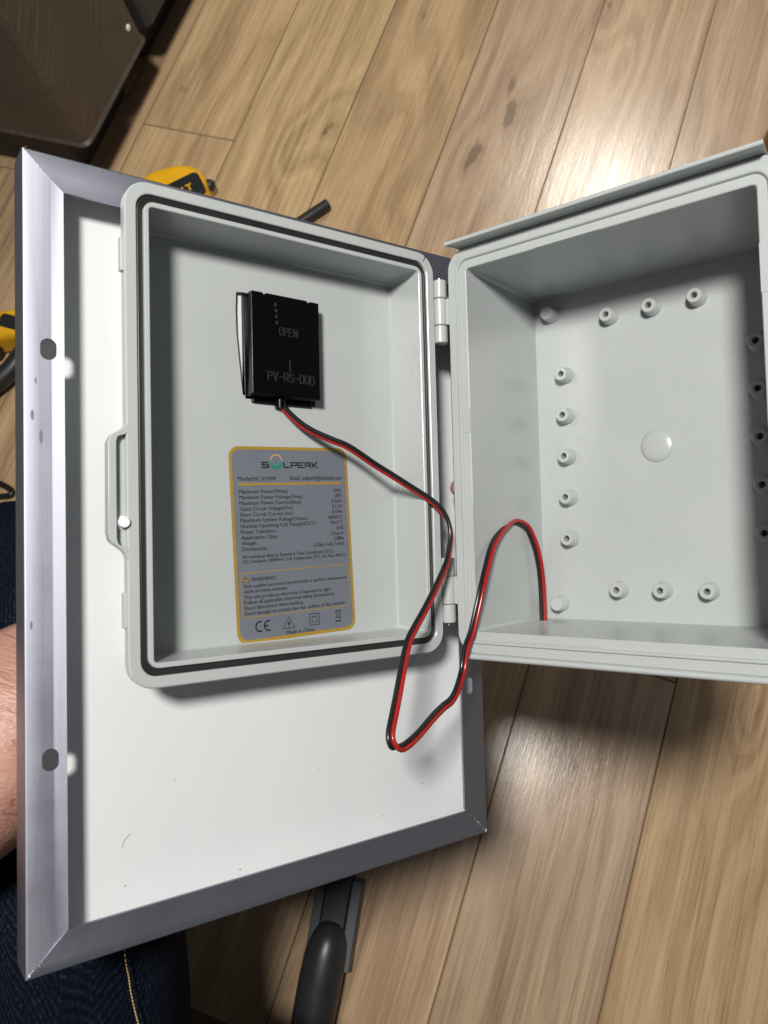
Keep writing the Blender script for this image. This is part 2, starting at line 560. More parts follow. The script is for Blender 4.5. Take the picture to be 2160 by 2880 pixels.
def rail(side, crease, slots=()):
    """mitred rail drawn along +u with its outer edge at v=0, then turned to its side of the panel"""
    FW = 18.0 if side == 'right' else 16.5
    L = {'left': HY, 'right': HY, 'top': HX, 'bottom': HX}[side]
    def place(u, v, z):
        if side == 'left': return (-HX + v, -u, z)
        if side == 'right': return (HX - v, u, z)
        if side == 'top': return (-u, HY - v, z)
        return (u, -HY + v, z)
    bm = bmesh.new()
    T = 1.5
    vc = FW * crease
    prof = [(0, -TH), (0, -0.8), (0.06, -0.49), (0.24, -0.24), (0.49, -0.06), (0.8, 0), (vc, 0.02), (FW, 0.95), (FW, 0.95 - T), (vc, 0.02 - T), (1.6, -T), (1.6, -TH + 2.2), (7.0, -TH + 2.0), (7.0, -TH)]
    ends = []
    for sgn in (-1, 1):
        ends.append([bm.verts.new(Vector(place(sgn * (L - v), v, z)) * K) for v, z in prof])
    n = len(prof)
    for i in range(n):
        if slots and i in (5, 6, 8, 9): continue
        j = (i + 1) % n
        bm.faces.new((ends[0][i], ends[0][j], ends[1][j], ends[1][i]))
    bm.faces.new(ends[0][::-1]); bm.faces.new(ends[1])
    if slots:
        # both faces of the flange, with oblong holes right through it
        def flange(v0, zf):
            co = []; ed = []
            for v in (v0, vc, FW):
                co += [Vector((-(L - v), v)), Vector((L - v, v))]
            ed += [(0, 1), (2, 3), (4, 5), (0, 2), (2, 4), (1, 3), (3, 5)]
            polys = []
            for u, v, hw, hl in slots:
                h = []
                for k in range(24):
                    a = 2 * math.pi * (k + .5) / 24
                    h.append((u + math.cos(a) * hw + (hl - hw) * (1 if math.cos(a) > 0 else -1), v + math.sin(a) * hw))
                b0 = len(co)
                co += [Vector(q) for q in h]
                ed += [(b0 + i, b0 + (i + 1) % 24) for i in range(24)]
                polys.append(h)
            r = delaunay_2d_cdt(co, ed, [], 1, 1e-6)
            vs = [bm.verts.new(Vector(place(q.x, q.y, zf(q.y))) * K) for q in r[0]]
            def within(p, poly):
                c = False
                for i in range(len(poly)):
                    (x1, y1), (x2, y2) = poly[i], poly[i - 1]
                    if (y1 > p[1]) != (y2 > p[1]) and p[0] < (x2 - x1) * (p[1] - y1) / (y2 - y1) + x1: c = not c
                return c
            for f in r[2]:
                cx = sum(r[0][i].x for i in f) / len(f); cy = sum(r[0][i].y for i in f) / len(f)
                if not any(within((cx, cy), p) for p in polys):
                    try: bm.faces.new([vs[i] for i in f])
                    except ValueError: pass
            return polys
        zt = lambda v: 0.02 * min(1, (v - .8) / (vc - .8)) + max(0.0, (v - vc) / (FW - vc)) * .93
        polys = flange(0.8, zt)
        flange(1.6, lambda v: zt(max(v, .8)) - T)
        for h in polys:
            a = [bm.verts.new(Vector(place(u, v, zt(v))) * K) for u, v in h]
            b = [bm.verts.new(Vector(place(u, v, zt(v) - T)) * K) for u, v in h]
            bridge(bm, a, b)
        bmesh.ops.remove_doubles(bm, verts=bm.verts, dist=2e-6)
    bmesh.ops.recalc_face_normals(bm, faces=bm.faces)
    for f_ in bm.faces:
        cz = f_.calc_center_median().z / K
        if f_.normal.z < -.5 and cz > -5: f_.material_index = 1     # flange underside, lightened to lift the shade on the sheet below
    o = finish('frame_rail', bm, ALU, panel, smooth=30, mats=[ALU, BOUNCE])
    o['along'] = 0.0 if side in ('left', 'right') else 1.0
    return o

rail('left', 0.69, [(-88.2, 10.1, 3.3, 4.7), (87.0, 10.0, 3.3, 4.7)])
rail('right', 0.72, [(-85.8, 11.0, 2.5, 5.0), (87.0, 11.0, 2.5, 5.0)])
rail('top', 0.54)
rail('bottom', 0.29)
bm = bmesh.new(); box(bm, -HX + 2, HX - 2, -HY + 2, HY - 2, -14.1, -13.81)
finish('backsheet', bm, SHEET, panel, smooth=0)
bm = bmesh.new(); box(bm, -HX + 2, HX - 2, -HY + 2, HY - 2, -17.4, -14.3)
finish('cell_glass', bm, CELLS, panel, smooth=0)
# bright burrs and sealant smears left at the mitred corners
bm = bmesh.new()
for cx, cy, sx, sy in ((-HX, -HY, 1, 1), (-HX, HY, 1, -1), (HX, -HY, -1, 1), (HX, HY, -1, -1)):
    for i in range(12):
        d = random.random() ** 2 * 15
        px, py = cx + sx * (d + 0.4), cy + sy * (d + 0.4)
        px += random.uniform(-.35, .35) * (1 + (d < 4) * 1.4); py += random.uniform(-.35, .35) * (1 + (d < 4) * 1.4)
        s = random.uniform(.15, .5) * (1.5 if d < 4 else 1) * (.6 if cx > 0 else 1)
        vs = [bm.verts.new(Vector((px + random.uniform(-1, 1) * s + sx * s * random.random(), py + random.uniform(-1, 1) * s + sy * s * random.random(), random.uniform(-.1, .9))) * K) for q in range(4)]
        for f in ((0, 1, 2), (0, 2, 3), (0, 3, 1), (1, 3, 2)): bm.faces.new([vs[i] for i in f])
tag(finish('corner_burr', bm, BURR, panel, smooth=0), kind='stuff')

# dust specks and a hair on the white sheet, dull scuffs on the left rail
bm = bmesh.new()
for x, y, r_ in ((-83.7, -153.3, .5), (-26.9, -160.8, .5), (90.3, -141.6, .5), (60.7, -153.8, .4), (112.0, -144.2, .4), (-60, -110, .3), (20, -120, .3)):
    prism(bm, [(x + r_ * math.cos(a) * random.uniform(.6, 1.2), y + r_ * math.sin(a) * random.uniform(.6, 1.3)) for a in (0, 1.2, 2.5, 3.8, 5.1)], -13.82, -13.6)
tube(bm, smooth_path([(-81.0, -130.4, -13.72), (-83.3, -132.0, -13.7), (-84.5, -133.9, -13.7), (-84.8, -135.8, -13.72)], 6), .11, 5)
tag(finish('dust', bm, SUBF, panel, smooth=0), kind='stuff')
bm = bmesh.new()
for x, y, w_, h_ in ((-124.8, 59.1, .7, 2.3), (-121.4, 50.0, .75, 3.1), (-121.9, -160.0, .85, 5.2), (-123.4, 74.0, .45, 1.3), (-125.6, -30.0, .5, 1.8)):
    vs = [bm.verts.new(Vector((x + w_ * math.cos(a), y + h_ * math.sin(a), .035)) * K) for a in [2 * math.pi * k / 14 for k in range(14)]]
    bm.faces.new(vs)
tag(finish('scuff', bm, SCUFF, panel, smooth=0), kind='stuff')

# ------------------------------------------------------------------ hinged enclosure
enc = tag(empty('electrical_enclosure', PM), 'light grey plastic hinged enclosure opened like a book, lid fixed to the panel back', 'enclosure')
LX0, LX1, LY0, LY1 = -90.2, 85.1, -60.1, 165.4
ZR, ZF = 16.52, -11.03
bm = bmesh.new()
R = sweep_rings(bm, (LX0, LX1, LY0, LY1), [
    (9.4, ZF - 1.9, 5), (8.6, ZF, 5), (5.8, ZR - 6.3, 7), (0.5, ZR - 5.9, 11), (0, ZR - 5.4, 11.3), (0, ZR - 0.6, 11.3), (0.6, ZR, 11),
    (4.9, ZR, 7.4), (5.25, ZR - .35, 7.2), (5.3, ZR - 2.8, 7.2), (8.6, ZR - 2.8, 5), (8.65, ZR - .3, 5), (8.95, ZR, 4.7), (10.7, ZR, 2.2),
    (11.05, ZR - .35, 1.9), ((11.6, 11.6, 11.6, 11.3), ZF + 1.2, 2.2), ((12.4, 12.4, 12.4, 12.1), ZF, 1.4)], n=7)
hole = [(-22.6, 84.0), (-22.2, 79.4), (-8, 77.0), (8, 76.6), (20.6, 76.4), (21.2, 78.6), (20.8, 105), (20.2, 132.4), (19.2, 133.0), (0, 133.2), (-22, 133.4), (-25.0, 132.8), (-25.4, 124), (-25.2, 112), (-24.0, 98)]
h1 = ring_verts(bm, hole, ZF); h0 = ring_verts(bm, hole, ZF - 1.9)
fill_between(bm, R[-1], h1); fill_between(bm, R[0], h0); bridge(bm, h1, h0)
lid = finish('lid', bm, PLASTIC, enc, smooth=32)
# gasket lying in the lid's groove
bm = bmesh.new()
sweep_rings(bm, (LX0, LX1, LY0, LY1), [(5.4, ZR - 2.7, 7), (5.45, ZR - 1.5, 7), (5.9, ZR - .95, 6.8), (6.35, ZR - .85, 6.6), (6.7, ZR - 1.25, 6.4), (7.3, ZR - 1.5, 6), (8.3, ZR - 1.7, 5.2), (8.55, ZR - 2.7, 5)], n=7)
finish('gasket', bm, RUBBER, lid, smooth=60)

def loop_plate(outer, inner, z0, z1):
    bm = bmesh.new()
    oa, ob = ring_verts(bm, outer, z0), ring_verts(bm, outer, z1)
    ia, ib = ring_verts(bm, inner, z0), ring_verts(bm, inner, z1)
    bridge(bm, oa, ob); bridge(bm, ia, ib)
    fill_between(bm, oa, ia); fill_between(bm, ob, ib)
    return bm
def lat(pts, sub=5):
    return [(p.x, p.y) for p in smooth_path([(x, y, 0) for x, y in pts], sub)]
# latch loop bulging from the left rim
outer = lat([(-89.6, 58.5), (-90.4, 55.2), (-93.2, 52.4), (-96.3, 50.6), (-98.0, 47.3)]) + lat([(-98.2, 8.2), (-97.2, 4.6), (-94.3, 2.2), (-91.2, -0.6), (-89.8, -5.0)]) + [(-87.2, -5.0), (-87.2, 58.5)]
inner = lat([(-88.3, 53.2), (-90.4, 51.0), (-93.6, 49.8), (-94.5, 47.6)]) + lat([(-94.6, 5.8), (-93.7, 3.2), (-91.0, 1.9), (-88.4, 1.2)])
finish('latch_loop', loop_plate(outer, inner, ZR - 5.6, ZR - .05), PLASTIC, lid, smooth=30, bevel=.35)
bm = bmesh.new(); prism(bm, [(-95.6, 5.0), (-93.6, 2.6), (-87.2, -1.0), (-87.2, 54.0), (-92.5, 50.6), (-95.6, 48.0)], ZR - 5.9, ZR - 3.4)
fl = finish('latch_floor', bm, PLASTIC, lid, smooth=0)
bm = bmesh.new(); lathe(bm, [(2.9, 0), (2.9, .6), (2.35, 1.0), (2.35, 4.6), (2.0, 5.0)], (-91.6, 12.6, ZR - 3.5))
finish('latch_button', bm, WHITEP, lid, smooth=40)
for y0, y1 in ((123.6, 139.0), (-33.3, -17.8)):
    bm = bmesh.new(); box(bm, -91.5, -88.0, y0, y1, ZR - 5.6, ZR - 1.8)
    finish('side_tab', bm, PLASTIC, lid, smooth=30, bevel=.5)

XH, ZH, TT = 90.02, 16.46, 1.2952
HR = 4.15
def knuckle(parent, y0, y1, arm, conv):
    bm = bmesh.new()
    n = 24
    lathe(bm, [(HR - .5, y0 + .08), (HR, y0 + .55), (HR, y1 - .55), (HR - .5, y1 - .08)], conv((0, 0)) + (0,) if False else (conv[0], 0, conv[1]), 'Y', n)
    x0, x1, z0, z1 = arm
    box(bm, x0, x1, y0 + .25, y1 - .25, z0, z1)
    return finish('hinge_knuckle', bm, PLASTIC, parent, smooth=40)
for y0, y1 in ((140.9, 151.6), (114.9, 125.0), (-18.3, -8.0), (-44.8, -34.4)):
    knuckle(lid, y0, y1, (84.0, XH, ZR - 4.6, ZR - 2.2), (XH, ZR - 1.2))
# a stray pen mark on the rim corner
bm = bmesh.new(); prism(bm, [(79.1, 163.9), (79.7, 163.7), (78.5, 161.6), (78.1, 160.3), (77.6, 160.5), (78.1, 161.9)], ZR - .05, ZR + .05)
finish('pen_mark', bm, INK, lid, smooth=0)
# ---- base half, swung up about the hinge line
base = None
BX0, BX1, BY0, BY1 = 4.95, 180.25, -61.2, 166.7
ZB, ZK = -0.06, -81.7
bm = bmesh.new()
R = sweep_rings(bm, (BX0, BX1, BY0, BY1), [
    (4.2, ZK - 2.6, 8), (3.2, ZB - 9.6, 9), (0.4, ZB - 9.2, 11), (0, ZB - 8.6, 11.3), (0, ZB - .6, 11.3), (.55, ZB, 11),
    (5.35, ZB, 7.6), (5.55, ZB + .15, 7.5), (5.75, ZB + .95, 7.4), (6.25, ZB + 1.25, 7.0), (6.85, ZB + 1.2, 6.6), (7.35, ZB + .7, 6.2), (7.6, ZB - .35, 6.0),
    (11.7, ZB - .35, 2.3), (12.15, ZB - .7, 1.9), ((12.2, 12.2, 12.2, 11.9), ZK + 1.2, 2.4), ((12.6, 12.6, 12.6, 12.3), ZK, 1.2)], n=7)
bm.faces.new(R[-1]); bm.faces.new(R[0][::-1])
base = finish('base', bm, PLASTIC, enc, smooth=32)
base.location = (XH * K, 0, ZH * K)
base.rotation_euler = (0, -TT, 0)
for y0, y1 in ((125.2, 140.7), (-34.3, -18.5)):
    knuckle(base, y0, y1, (-1, 6.5, -3.6, -.9), (-1.1, -.31))
for y, s in ((152.4, 1), (-45.6, -1)):
    bm = bmesh.new()
    lathe(bm, [(1.2, 0), (1.2, 1.0), (.9, 1.3)] if s > 0 else [(.9, -1.3), (1.2, -1.0), (1.2, 0)], (XH, y - s * .4, ZR - 1.2), 'Y', 12)
    finish('hinge_pin', bm, PIN, lid, smooth=40)
# drip hood along the top edge of the base, bead along its bottom edge
bm = bmesh.new()
prof = [(BY1 - 1.0, ZB - 6.0), (BY1 + .1, ZB - .5), (BY1 + .0, ZB + 4.0), (BY1 - .45, ZB + 9.2), (BY1 - .35, ZB + 9.8), (BY1 + .1, ZB + 10.15), (BY1 + 1.1, ZB + 10.2), (BY1 + 1.75, ZB + 9.9), (BY1 + 2.0, ZB + 9.2), (BY1 + 2.2, ZB - 6.0)]
ends = []
for i, (x, sh) in enumerate(((BX0 + 7.4, 0.0), (BX0 + 8.6, 0), (BX1 - 8.9, 0), (BX1 - 7.6, 0))):
    ends.append([bm.verts.new(((x + ((-(z - ZB) * .22) if i < 2 else ((z - ZB) * .1))) * K, y * K, z * K)) for y, z in prof])
for a, b in zip(ends, ends[1:]): bridge(bm, a, b)
bm.faces.new(ends[0][::-1]); bm.faces.new(ends[-1])
finish('drip_hood', bm, PLASTIC, base, smooth=50)
bm = bmesh.new()
prof = [(BY0 + .5, ZB - 1.0), (BY0 + .1, ZB - .9), (BY0 - .2, ZB + .3), (BY0 - .8, ZB + 1.1), (BY0 - 1.8, ZB + 1.3), (BY0 - 2.8, ZB + .8), (BY0 - 3.3, ZB - .4), (BY0 - 3.3, ZB - 5.0), (BY0 + .4, ZB - 7.0)]
ends = [[bm.verts.new((x * K, y * K, z * K)) for y, z in prof] for x in (BX0 + 7.2, BX1 - 7.2)]
bridge(bm, *ends); bm.faces.new(ends[0][::-1]); bm.faces.new(ends[1])
finish('bottom_bead', bm, PLASTIC, base, smooth=50)
# thin mould steps on the inner lip
for x0, x1, y0, y1 in ((BX1 - 12.3, BX1 - 8.0, 106, 128), (BX1 - 12.3, BX1 - 8.0, 0, 30), (BX0 + 8.0, BX0 + 12.3, 62, 75), (BX0 + 8.0, BX0 + 12.3, -22, 22), (60, 96, BY1 - 12.0, BY1 - 8.0), (30, 88, BY0 + 8.0, BY0 + 12.3)):
    bm = bmesh.new(); box(bm, x0, x1, y0, y1, ZB - 1.6, ZB - .12)
    finish('lip_step', bm, PLASTIC, base, smooth=0, bevel=.12, seg=1)
# screw bosses on the back wall
def boss(x, y, hollow):
    bm = bmesh.new()
    if hollow:
        lathe(bm, [(5.4, ZK - .3), (5.05, ZK + .25), (4.2, ZK + 7.6), (3.85, ZK + 8.0), (2.1, ZK + 8.0), (1.75, ZK + 7.6), (1.65, ZK + .8), (.1, ZK + .7)], (x, y, 0), n=24)
    else:
        lathe(bm, [(5.3, ZK - .3), (5.0, ZK + .25), (4.2, ZK + 7.7), (3.9, ZK + 8.0), (.1, ZK + 8.0)], (x, y, 0), n=24)
    return finish('screw_boss' if hollow else 'solid_boss', bm, PLASTIC, base, smooth=40)
b0 = None
spots = [(93.2 + dx, 52.2 + s * 82.0) for s in (1, -1) for dx in (-25.5, 0, 25.5)] + [(93.2 + s * 55.6, 52.2 + dy) for s in (-1, 1) for dy in (-51, -25.5, 0, 25.5, 51)]
for x, y in spots:
    if b0 is None:
        b0 = boss(x, y, True); bx, by = x, y
    else:
        c = b0.copy(); COL.objects.link(c); c.parent = base
        c.location = ((x - bx) * K, (y - by) * K, 0)
b1 = boss(93.2 - 63.9, 52.1 + 91.1, False)
for sx, sy in ((0, -182.2), (127.8, 0), (127.8, -182.2)):
    c = b1.copy(); COL.objects.link(c); c.parent = base; c.location = (sx * K, sy * K, 0)
bm = bmesh.new()
lathe(bm, [(9.6, ZK - .3), (9.5, ZK + .05), (8.2, ZK + .75), (6.0, ZK + 1.35), (3.0, ZK + 1.7), (.1, ZK + 1.8)], (92.4, 53.5, 0), n=40)
finish('moulded_dome', bm, PLASTIC, base, smooth=60)

# ------------------------------------------------------------------ junction box seen through the hole cut in the lid floor
JZ = -2.0
jb = tag(empty('junction_box', PM @ Matrix.Translation((-1 * K, 105 * K, -13.8 * K))), 'black square junction box set in a hole in the lid floor, its cable leaving below', 'junction box')
JO = Vector((-1, 105, -13.8))
def jadd(bm):
    bmesh.ops.translate(bm, verts=bm.verts, vec=-JO * K)
    return bm
def jrect(x0, x1, y0, y1): return [(x0, y0), (x1, y0), (x1, y1), (x0, y1)]
bm = bmesh.new(); box(bm, -21.0, 20.0, 77.6, 132.6, -13.78, -10.9)
finish('flange', jadd(bm), JBLACK, jb, smooth=0, bevel=.3)
bm = bmesh.new(); box(bm, -20.6, 18.8, 78.6, 132.2, -10.9, -5.6)
finish('housing', jadd(bm), JBLACK, jb, smooth=0, bevel=.5)
bm = bmesh.new()
cov = [(-20.9, 79.0), (19.0, 78.6), (19.2, 131.6), (13.8, 131.75), (13.4, 131.0), (12.2, 131.0), (11.9, 131.9), (-12.4, 132.1), (-12.8, 131.2), (-13.8, 131.2), (-14.2, 132.1), (-20.8, 132.1)]
prism(bm, cov, -5.6, JZ)
cover = finish('cover', jadd(bm), JBLACK, jb, smooth=0, bevel=.45)
bm = bmesh.new(); box(bm, -17.5, 17.5, 75.8, 78.4, -13.6, -9.0)
finish('lip', jadd(bm), JBLACK, jb, smooth=0, bevel=.4)
bm = bmesh.new(); lathe(bm, [(3.0, 73.8), (3.2, 78.8)], (-2.0, 0, -8.2), 'Y', 18)
finish('cable_gland', jadd(bm), JBLACK, jb, smooth=40)
def text_mesh(s, bold=0.0, extrude=0.0, align='LEFT'):
    cu = bpy.data.curves.new('t', 'FONT')
    cu.body = s; cu.offset = bold; cu.extrude = extrude; cu.align_x = align
    cu.resolution_u = 3
    o = bpy.data.objects.new('t', cu); COL.objects.link(o)
    dg = bpy.context.evaluated_depsgraph_get(); dg.update()
    me = bpy.data.meshes.new_from_object(o.evaluated_get(dg))
    bpy.data.objects.remove(o); bpy.data.curves.remove(cu)
    return me
def put_text(bm, s, x0, x1, y, z, bold=0.0, extrude=0.0, slope=0.0, height=None, ysc=1.0, strike=.07):
    """fit text between x0 and x1 with its baseline at y (millimetres)"""
    me = text_mesh(s, bold, extrude)
    xs = [v.co.x for v in me.vertices]
    lo, hi = min(xs), max(xs)
    k = (x1 - x0) / (hi - lo)
    ky = k * ysc
    if height:
        ys = [v.co.y for v in me.vertices]; ky = height / (max(ys) - min(0, min(ys)) * 0)
    t = bmesh.new(); t.from_mesh(me)
    bpy.data.meshes.remove(me)
    for v in t.verts:
        px = x0 + (v.co.x - lo) * k
        v.co = Vector((px, y + v.co.y * ky + slope * (px - x0), z + v.co.z * k)) * K
    tmp = bpy.data.meshes.new('x'); t.to_mesh(tmp)
    bm.from_mesh(tmp)
    if not extrude:                    # struck twice, a hair apart, for a printed medium weight
        for v in t.verts: v.co += Vector((strike, 0, .012)) * K
        t.to_mesh(tmp); bm.from_mesh(tmp)
    t.free(); bpy.data.meshes.remove(tmp)
GLYPH = {'O': [[(0, .2), (.15, 0), (.45, 0), (.6, .2), (.6, .8), (.45, 1), (.15, 1), (0, .8), (0, .2)]],
         'P': [[(0, 0), (0, 1), (.45, 1), (.6, .85), (.6, .6), (.45, .47), (0, .47)]],
         'E': [[(.6, 0), (0, 0), (0, 1), (.6, 1)], [(0, .52), (.5, .52)]],
         'N': [[(0, 0), (0, 1), (.6, 0), (.6, 1)]],
         'V': [[(0, 1), (.3, 0), (.6, 1)]],
         'R': [[(0, 0), (0, 1), (.45, 1), (.6, .85), (.6, .6), (.45, .47), (0, .47)], [(.3, .47), (.6, 0)]],
         'S': [[(.6, .85), (.45, 1), (.15, 1), (0, .85), (0, .65), (.15, .52), (.45, .5), (.6, .36), (.6, .15), (.45, 0), (.15, 0), (0, .15)]],
         '-': [[(.12, .5), (.48, .5)]]}
GLYPH['0'] = GLYPH['O']
def raised(bm, word, x0, x1, y, h, z, up, w):
    st = (x1 - x0) / (len(word) - .28)
    for i, ch in enumerate(word):
        for ln_ in GLYPH[ch]:
            for (ax_, ay_), (bx_, by_) in zip(ln_, ln_[1:]):
                p = Vector((x0 + i * st + ax_ / .6 * st * .72, y + ay_ * h)); q = Vector((x0 + i * st + bx_ / .6 * st * .72, y + by_ * h))
                d = (q - p).normalized() * (w / 2); nn = Vector((-d.y, d.x))
                pts = [p - d + nn, p - d - nn, q + d - nn, q + d + nn]
                cen = (p + q) / 2
                lo_ = ring_verts(bm, [(v.x, v.y) for v in pts], z)
                hi_ = ring_verts(bm, [(v.x - (nn.x if k in (0, 3) else -nn.x) * .5, v.y - (nn.y if k in (0, 3) else -nn.y) * .5) for k, v in enumerate(pts)], z + up)
                bridge(bm, lo_, hi_); bm.faces.new(hi_)
bm = bmesh.new()
raised(bm, 'OPEN', -4.9, 5.6, 111.0, 3.9, JZ, .42, .62)
finish('open_mark', jadd(bm), JMARK, cover, smooth=0)
bm = bmesh.new()
raised(bm, 'PV-RS-000', -12.0, 15.2, 86.7, 4.3, JZ, .42, .62)
finish('type_mark', jadd(bm), JMARK, cover, smooth=0)
bm = bmesh.new()
for i in range(4): box(bm, -7.0 + i * -.25, -5.8 + i * -.25, 116.4 + i * 3.1, 118.2 + i * 3.1, JZ - .05, JZ + .3)
box(bm, .6, 1.0, 92.2, 98.6, JZ - .05, JZ + .3)
finish('arrow_mark', jadd(bm), JMARK, cover, smooth=0)

# ------------------------------------------------------------------ specification sticker on the lid floor
ST = Matrix.Translation((-30.9 * K, 52.4 * K, (ZF + .06) * K)) @ Matrix.Rotation(math.radians(2.05), 4, 'Z')
lab = tag(empty('specification_sticker', PM @ ST), 'silver specification sticker with gold border and black print on the lid floor', 'sticker')
def flat(name, bm, mat, parent): return finish(name, bm, mat, parent, smooth=0)
W_, H_ = 71.3, 101.2
bm = bmesh.new(); prism(bm, rrect(0, W_, -H_, 0, 5.6, 8), 0, .10)
film = flat('film', bm, LABEL, lab)
bm = bmesh.new()
a = ring_verts(bm, rrect(.05, W_ - .05, -H_ + .05, -.05, 5.6, 8), .16); b = ring_verts(bm, rrect(1.55, W_ - 1.55, -H_ + 1.75, -1.6, 4.6, 8), .16)
bridge(bm, a, b)
flat('border', bm, GOLD, lab)
def stroke(bm, pts, w, z, closed=False):
    n = len(pts); P = [Vector(p) for p in pts]
    l, r = [], []
    for i in range(n):
        a = P[i - 1] if (i or closed) else P[i]; c = P[(i + 1) % n] if (i < n - 1 or closed) else P[i]
        d1 = (P[i] - a).normalized() if (P[i] - a).length > 1e-9 else (c - P[i]).normalized()
        d2 = (c - P[i]).normalized() if (c - P[i]).length > 1e-9 else d1
        n1 = Vector((-d1.y, d1.x)); n2 = Vector((-d2.y, d2.x))
        m = (n1 + n2); m = m.normalized() if m.length > 1e-6 else n1
        s = w / 2 / max(.35, m.dot(n1))
        l.append(bm.verts.new(((P[i] + m * s).x * K, (P[i] + m * s).y * K, z * K)))
        r.append(bm.verts.new(((P[i] - m * s).x * K, (P[i] - m * s).y * K, z * K)))
    for i in range(n if closed else n - 1):
        j = (i + 1) % n
        bm.faces.new((l[i], r[i], r[j], l[j]))
def arc(cx, cy, r, a0, a1, n=20): return [(cx + r * math.cos(math.radians(a0 + (a1 - a0) * i / n)), cy + r * math.sin(math.radians(a0 + (a1 - a0) * i / n))) for i in range(n + 1)]
bm = bmesh.new()
stroke(bm, [(4.6, -19.72), (66.9, -19.45)], 1.15, .16)
stroke(bm, [(3.5, -65.3), (68.5, -64.9), (68.4, -87.7), (3.4, -88.0)], .42, .16, True)
vs = [bm.verts.new((x * K, y * K, .15 * K)) for x, y in ((4.3, -69.9), (7.7, -69.9), (6.0, -66.9))]; bm.faces.new(vs)
flat('gold_rules', bm, GOLD, lab)
ZI = .18
bm = bmesh.new()
# brand lettering
stroke(bm, [(22.2, -8.35), (18.6, -8.35), (18.6, -9.6), (22.2, -9.6), (22.2, -10.85), (18.3, -10.85)], .75, ZI)
lx = 31.4
stroke(bm, [(lx, -8.0), (lx, -10.85), (lx + 3.4, -10.85)], .75, ZI); lx += 4.3
stroke(bm, [(lx, -11.2), (lx, -8.35), (lx + 3.3, -8.35), (lx + 3.3, -9.8), (lx + .3, -9.8)], .72, ZI); lx += 4.3
stroke(bm, [(lx + 3.4, -8.35), (lx, -8.35), (lx, -10.85), (lx + 3.4, -10.85)], .72, ZI); stroke(bm, [(lx + .3, -9.6), (lx + 3.2, -9.6)], .6, ZI); lx += 4.3
stroke(bm, [(lx, -11.2), (lx, -8.35), (lx + 3.2, -8.35), (lx + 3.2, -9.6), (lx + .6, -9.6)], .72, ZI); stroke(bm, [(lx + 1.6, -9.6), (lx + 3.5, -11.2)], .72, ZI); lx += 4.4
stroke(bm, [(lx, -8.0), (lx, -11.2)], .72, ZI); stroke(bm, [(lx + 3.3, -8.0), (lx + .7, -9.6), (lx + 3.3, -11.2)], .72, ZI)
flat('brand_lettering', bm, INK, lab)
bm = bmesh.new(); stroke(bm, arc(26.9, -7.5, 3.35, 8, 172, 22), .55, ZI)
flat('logo_arc', bm, ORANGE, lab)
bm = bmesh.new()
o_ = arc(26.9, -8.0, 4.0, 190, 350, 22); i_ = arc(26.9, -6.6, 3.2, 205, 335, 22)
ov = [bm.verts.new((x * K, y * K, ZI * K)) for x, y in o_]; iv = [bm.verts.new((x * K, y * K, ZI * K)) for x, y in i_]
for i in range(22): bm.faces.new((ov[i], ov[i + 1], iv[i + 1], iv[i]))
c = [bm.verts.new((x * K, y * K, ZI * K)) for x, y in arc(26.9, -8.3, .72, 0, 348, 11)]; bm.faces.new(c)
flat('logo_smile', bm, GREEN, lab)
bm = bmesh.new()
put_text(bm, 'Model:HC-P10W', 4.5, 26.2, -17.8, ZI)
put_text(bm, 'Email: solperk@hotmail.com', 34.7, 66.8, -17.6, ZI, ysc=1.12)
flat('heading_text', bm, INK, lab)
bm = bmesh.new()
rows = [('Maximum Power(Pmax)', 32.6, '10W', 61.5), ('Maximum Power Voltage(Vmp)', 41.4, '18V', 62.1), ('Maximum Power Current(Imp)', 40.6, '0.56A', 59.8), ('Open Circuit Voltage(Voc)', 35.6, '21.6V', 60.0), ('Short Circuit Current (Isc)', 35.1, '0.59A', 59.8), ('Maximum System Voltage(Vmax)', 43.9, '600VDC', 57.4), ('Nominal Operating Cell Temp(NOCT)', 48.8, '45\u00b12\u00b0C', 58.3), ('Power Tolerance', 24.2, '\u00b15%', 61.8), ('Application Class', 25.2, 'Class A', 58.4), ('Weight', 13.2, '2.8lbs', 59.9), ('Dimensions', 18.8, '13.8x11x0.7 inch', 47.3)]
for i, (a, x1, b, x0) in enumerate(rows):
    y = -24.4 - i * 2.96
    put_text(bm, a, 4.7, x1, y, ZI)
    put_text(bm, b, x0, 66.5, y, ZI)
flat('specification_text', bm, INK, lab)
bm = bmesh.new()
put_text(bm, 'All technical data at Standard Test Condition( STC)', 4.7, 58.9, -57.8, ZI)
put_text(bm, 'STC: Irradiance 1000W/m\u00b2, Cell Temperature 25\u00b0C, Air Mass AM=1.5', 4.7, 67.4, -60.3, ZI, ysc=1.15)
flat('condition_text', bm, INK, lab)
bm = bmesh.new()
put_text(bm, 'WARNING', 9.1, 22.9, -69.7, ZI)
for s, x1, y in (('Only qualified personnel should install or perform maintenance', 67.0, -72.8), ('work on these modules.', 29.9, -75.5), ('This unit produces electricity if exposed to light.', 56.7, -78.5), ('Follow all applicable electrical safety precautions.', 58.8, -81.2), ("Don't disconnect when loading.", 38.9, -84.0), ("Don't damage or scratch the rear surface of the module.", 65.2, -86.8)):
    put_text(bm, s, 4.6, x1, y, ZI)
stroke(bm, [(4.3, -69.9), (7.7, -69.9), (6.0, -66.9)], .22, ZI, True)
stroke(bm, [(6.0, -68.0), (6.0, -69.0)], .3, ZI); stroke(bm, [(6.0, -69.3), (6.0, -69.6)], .3, ZI)
flat('warning_text', bm, INK, lab)
bm = bmesh.new()
stroke(bm, arc(12.9, -93.2, 2.5, 70, 290, 18), .75, ZI)
stroke(bm, arc(17.8, -93.2, 2.5, 70, 290, 18), .75, ZI); stroke(bm, [(15.5, -93.2), (17.6, -93.2)], .7, ZI)
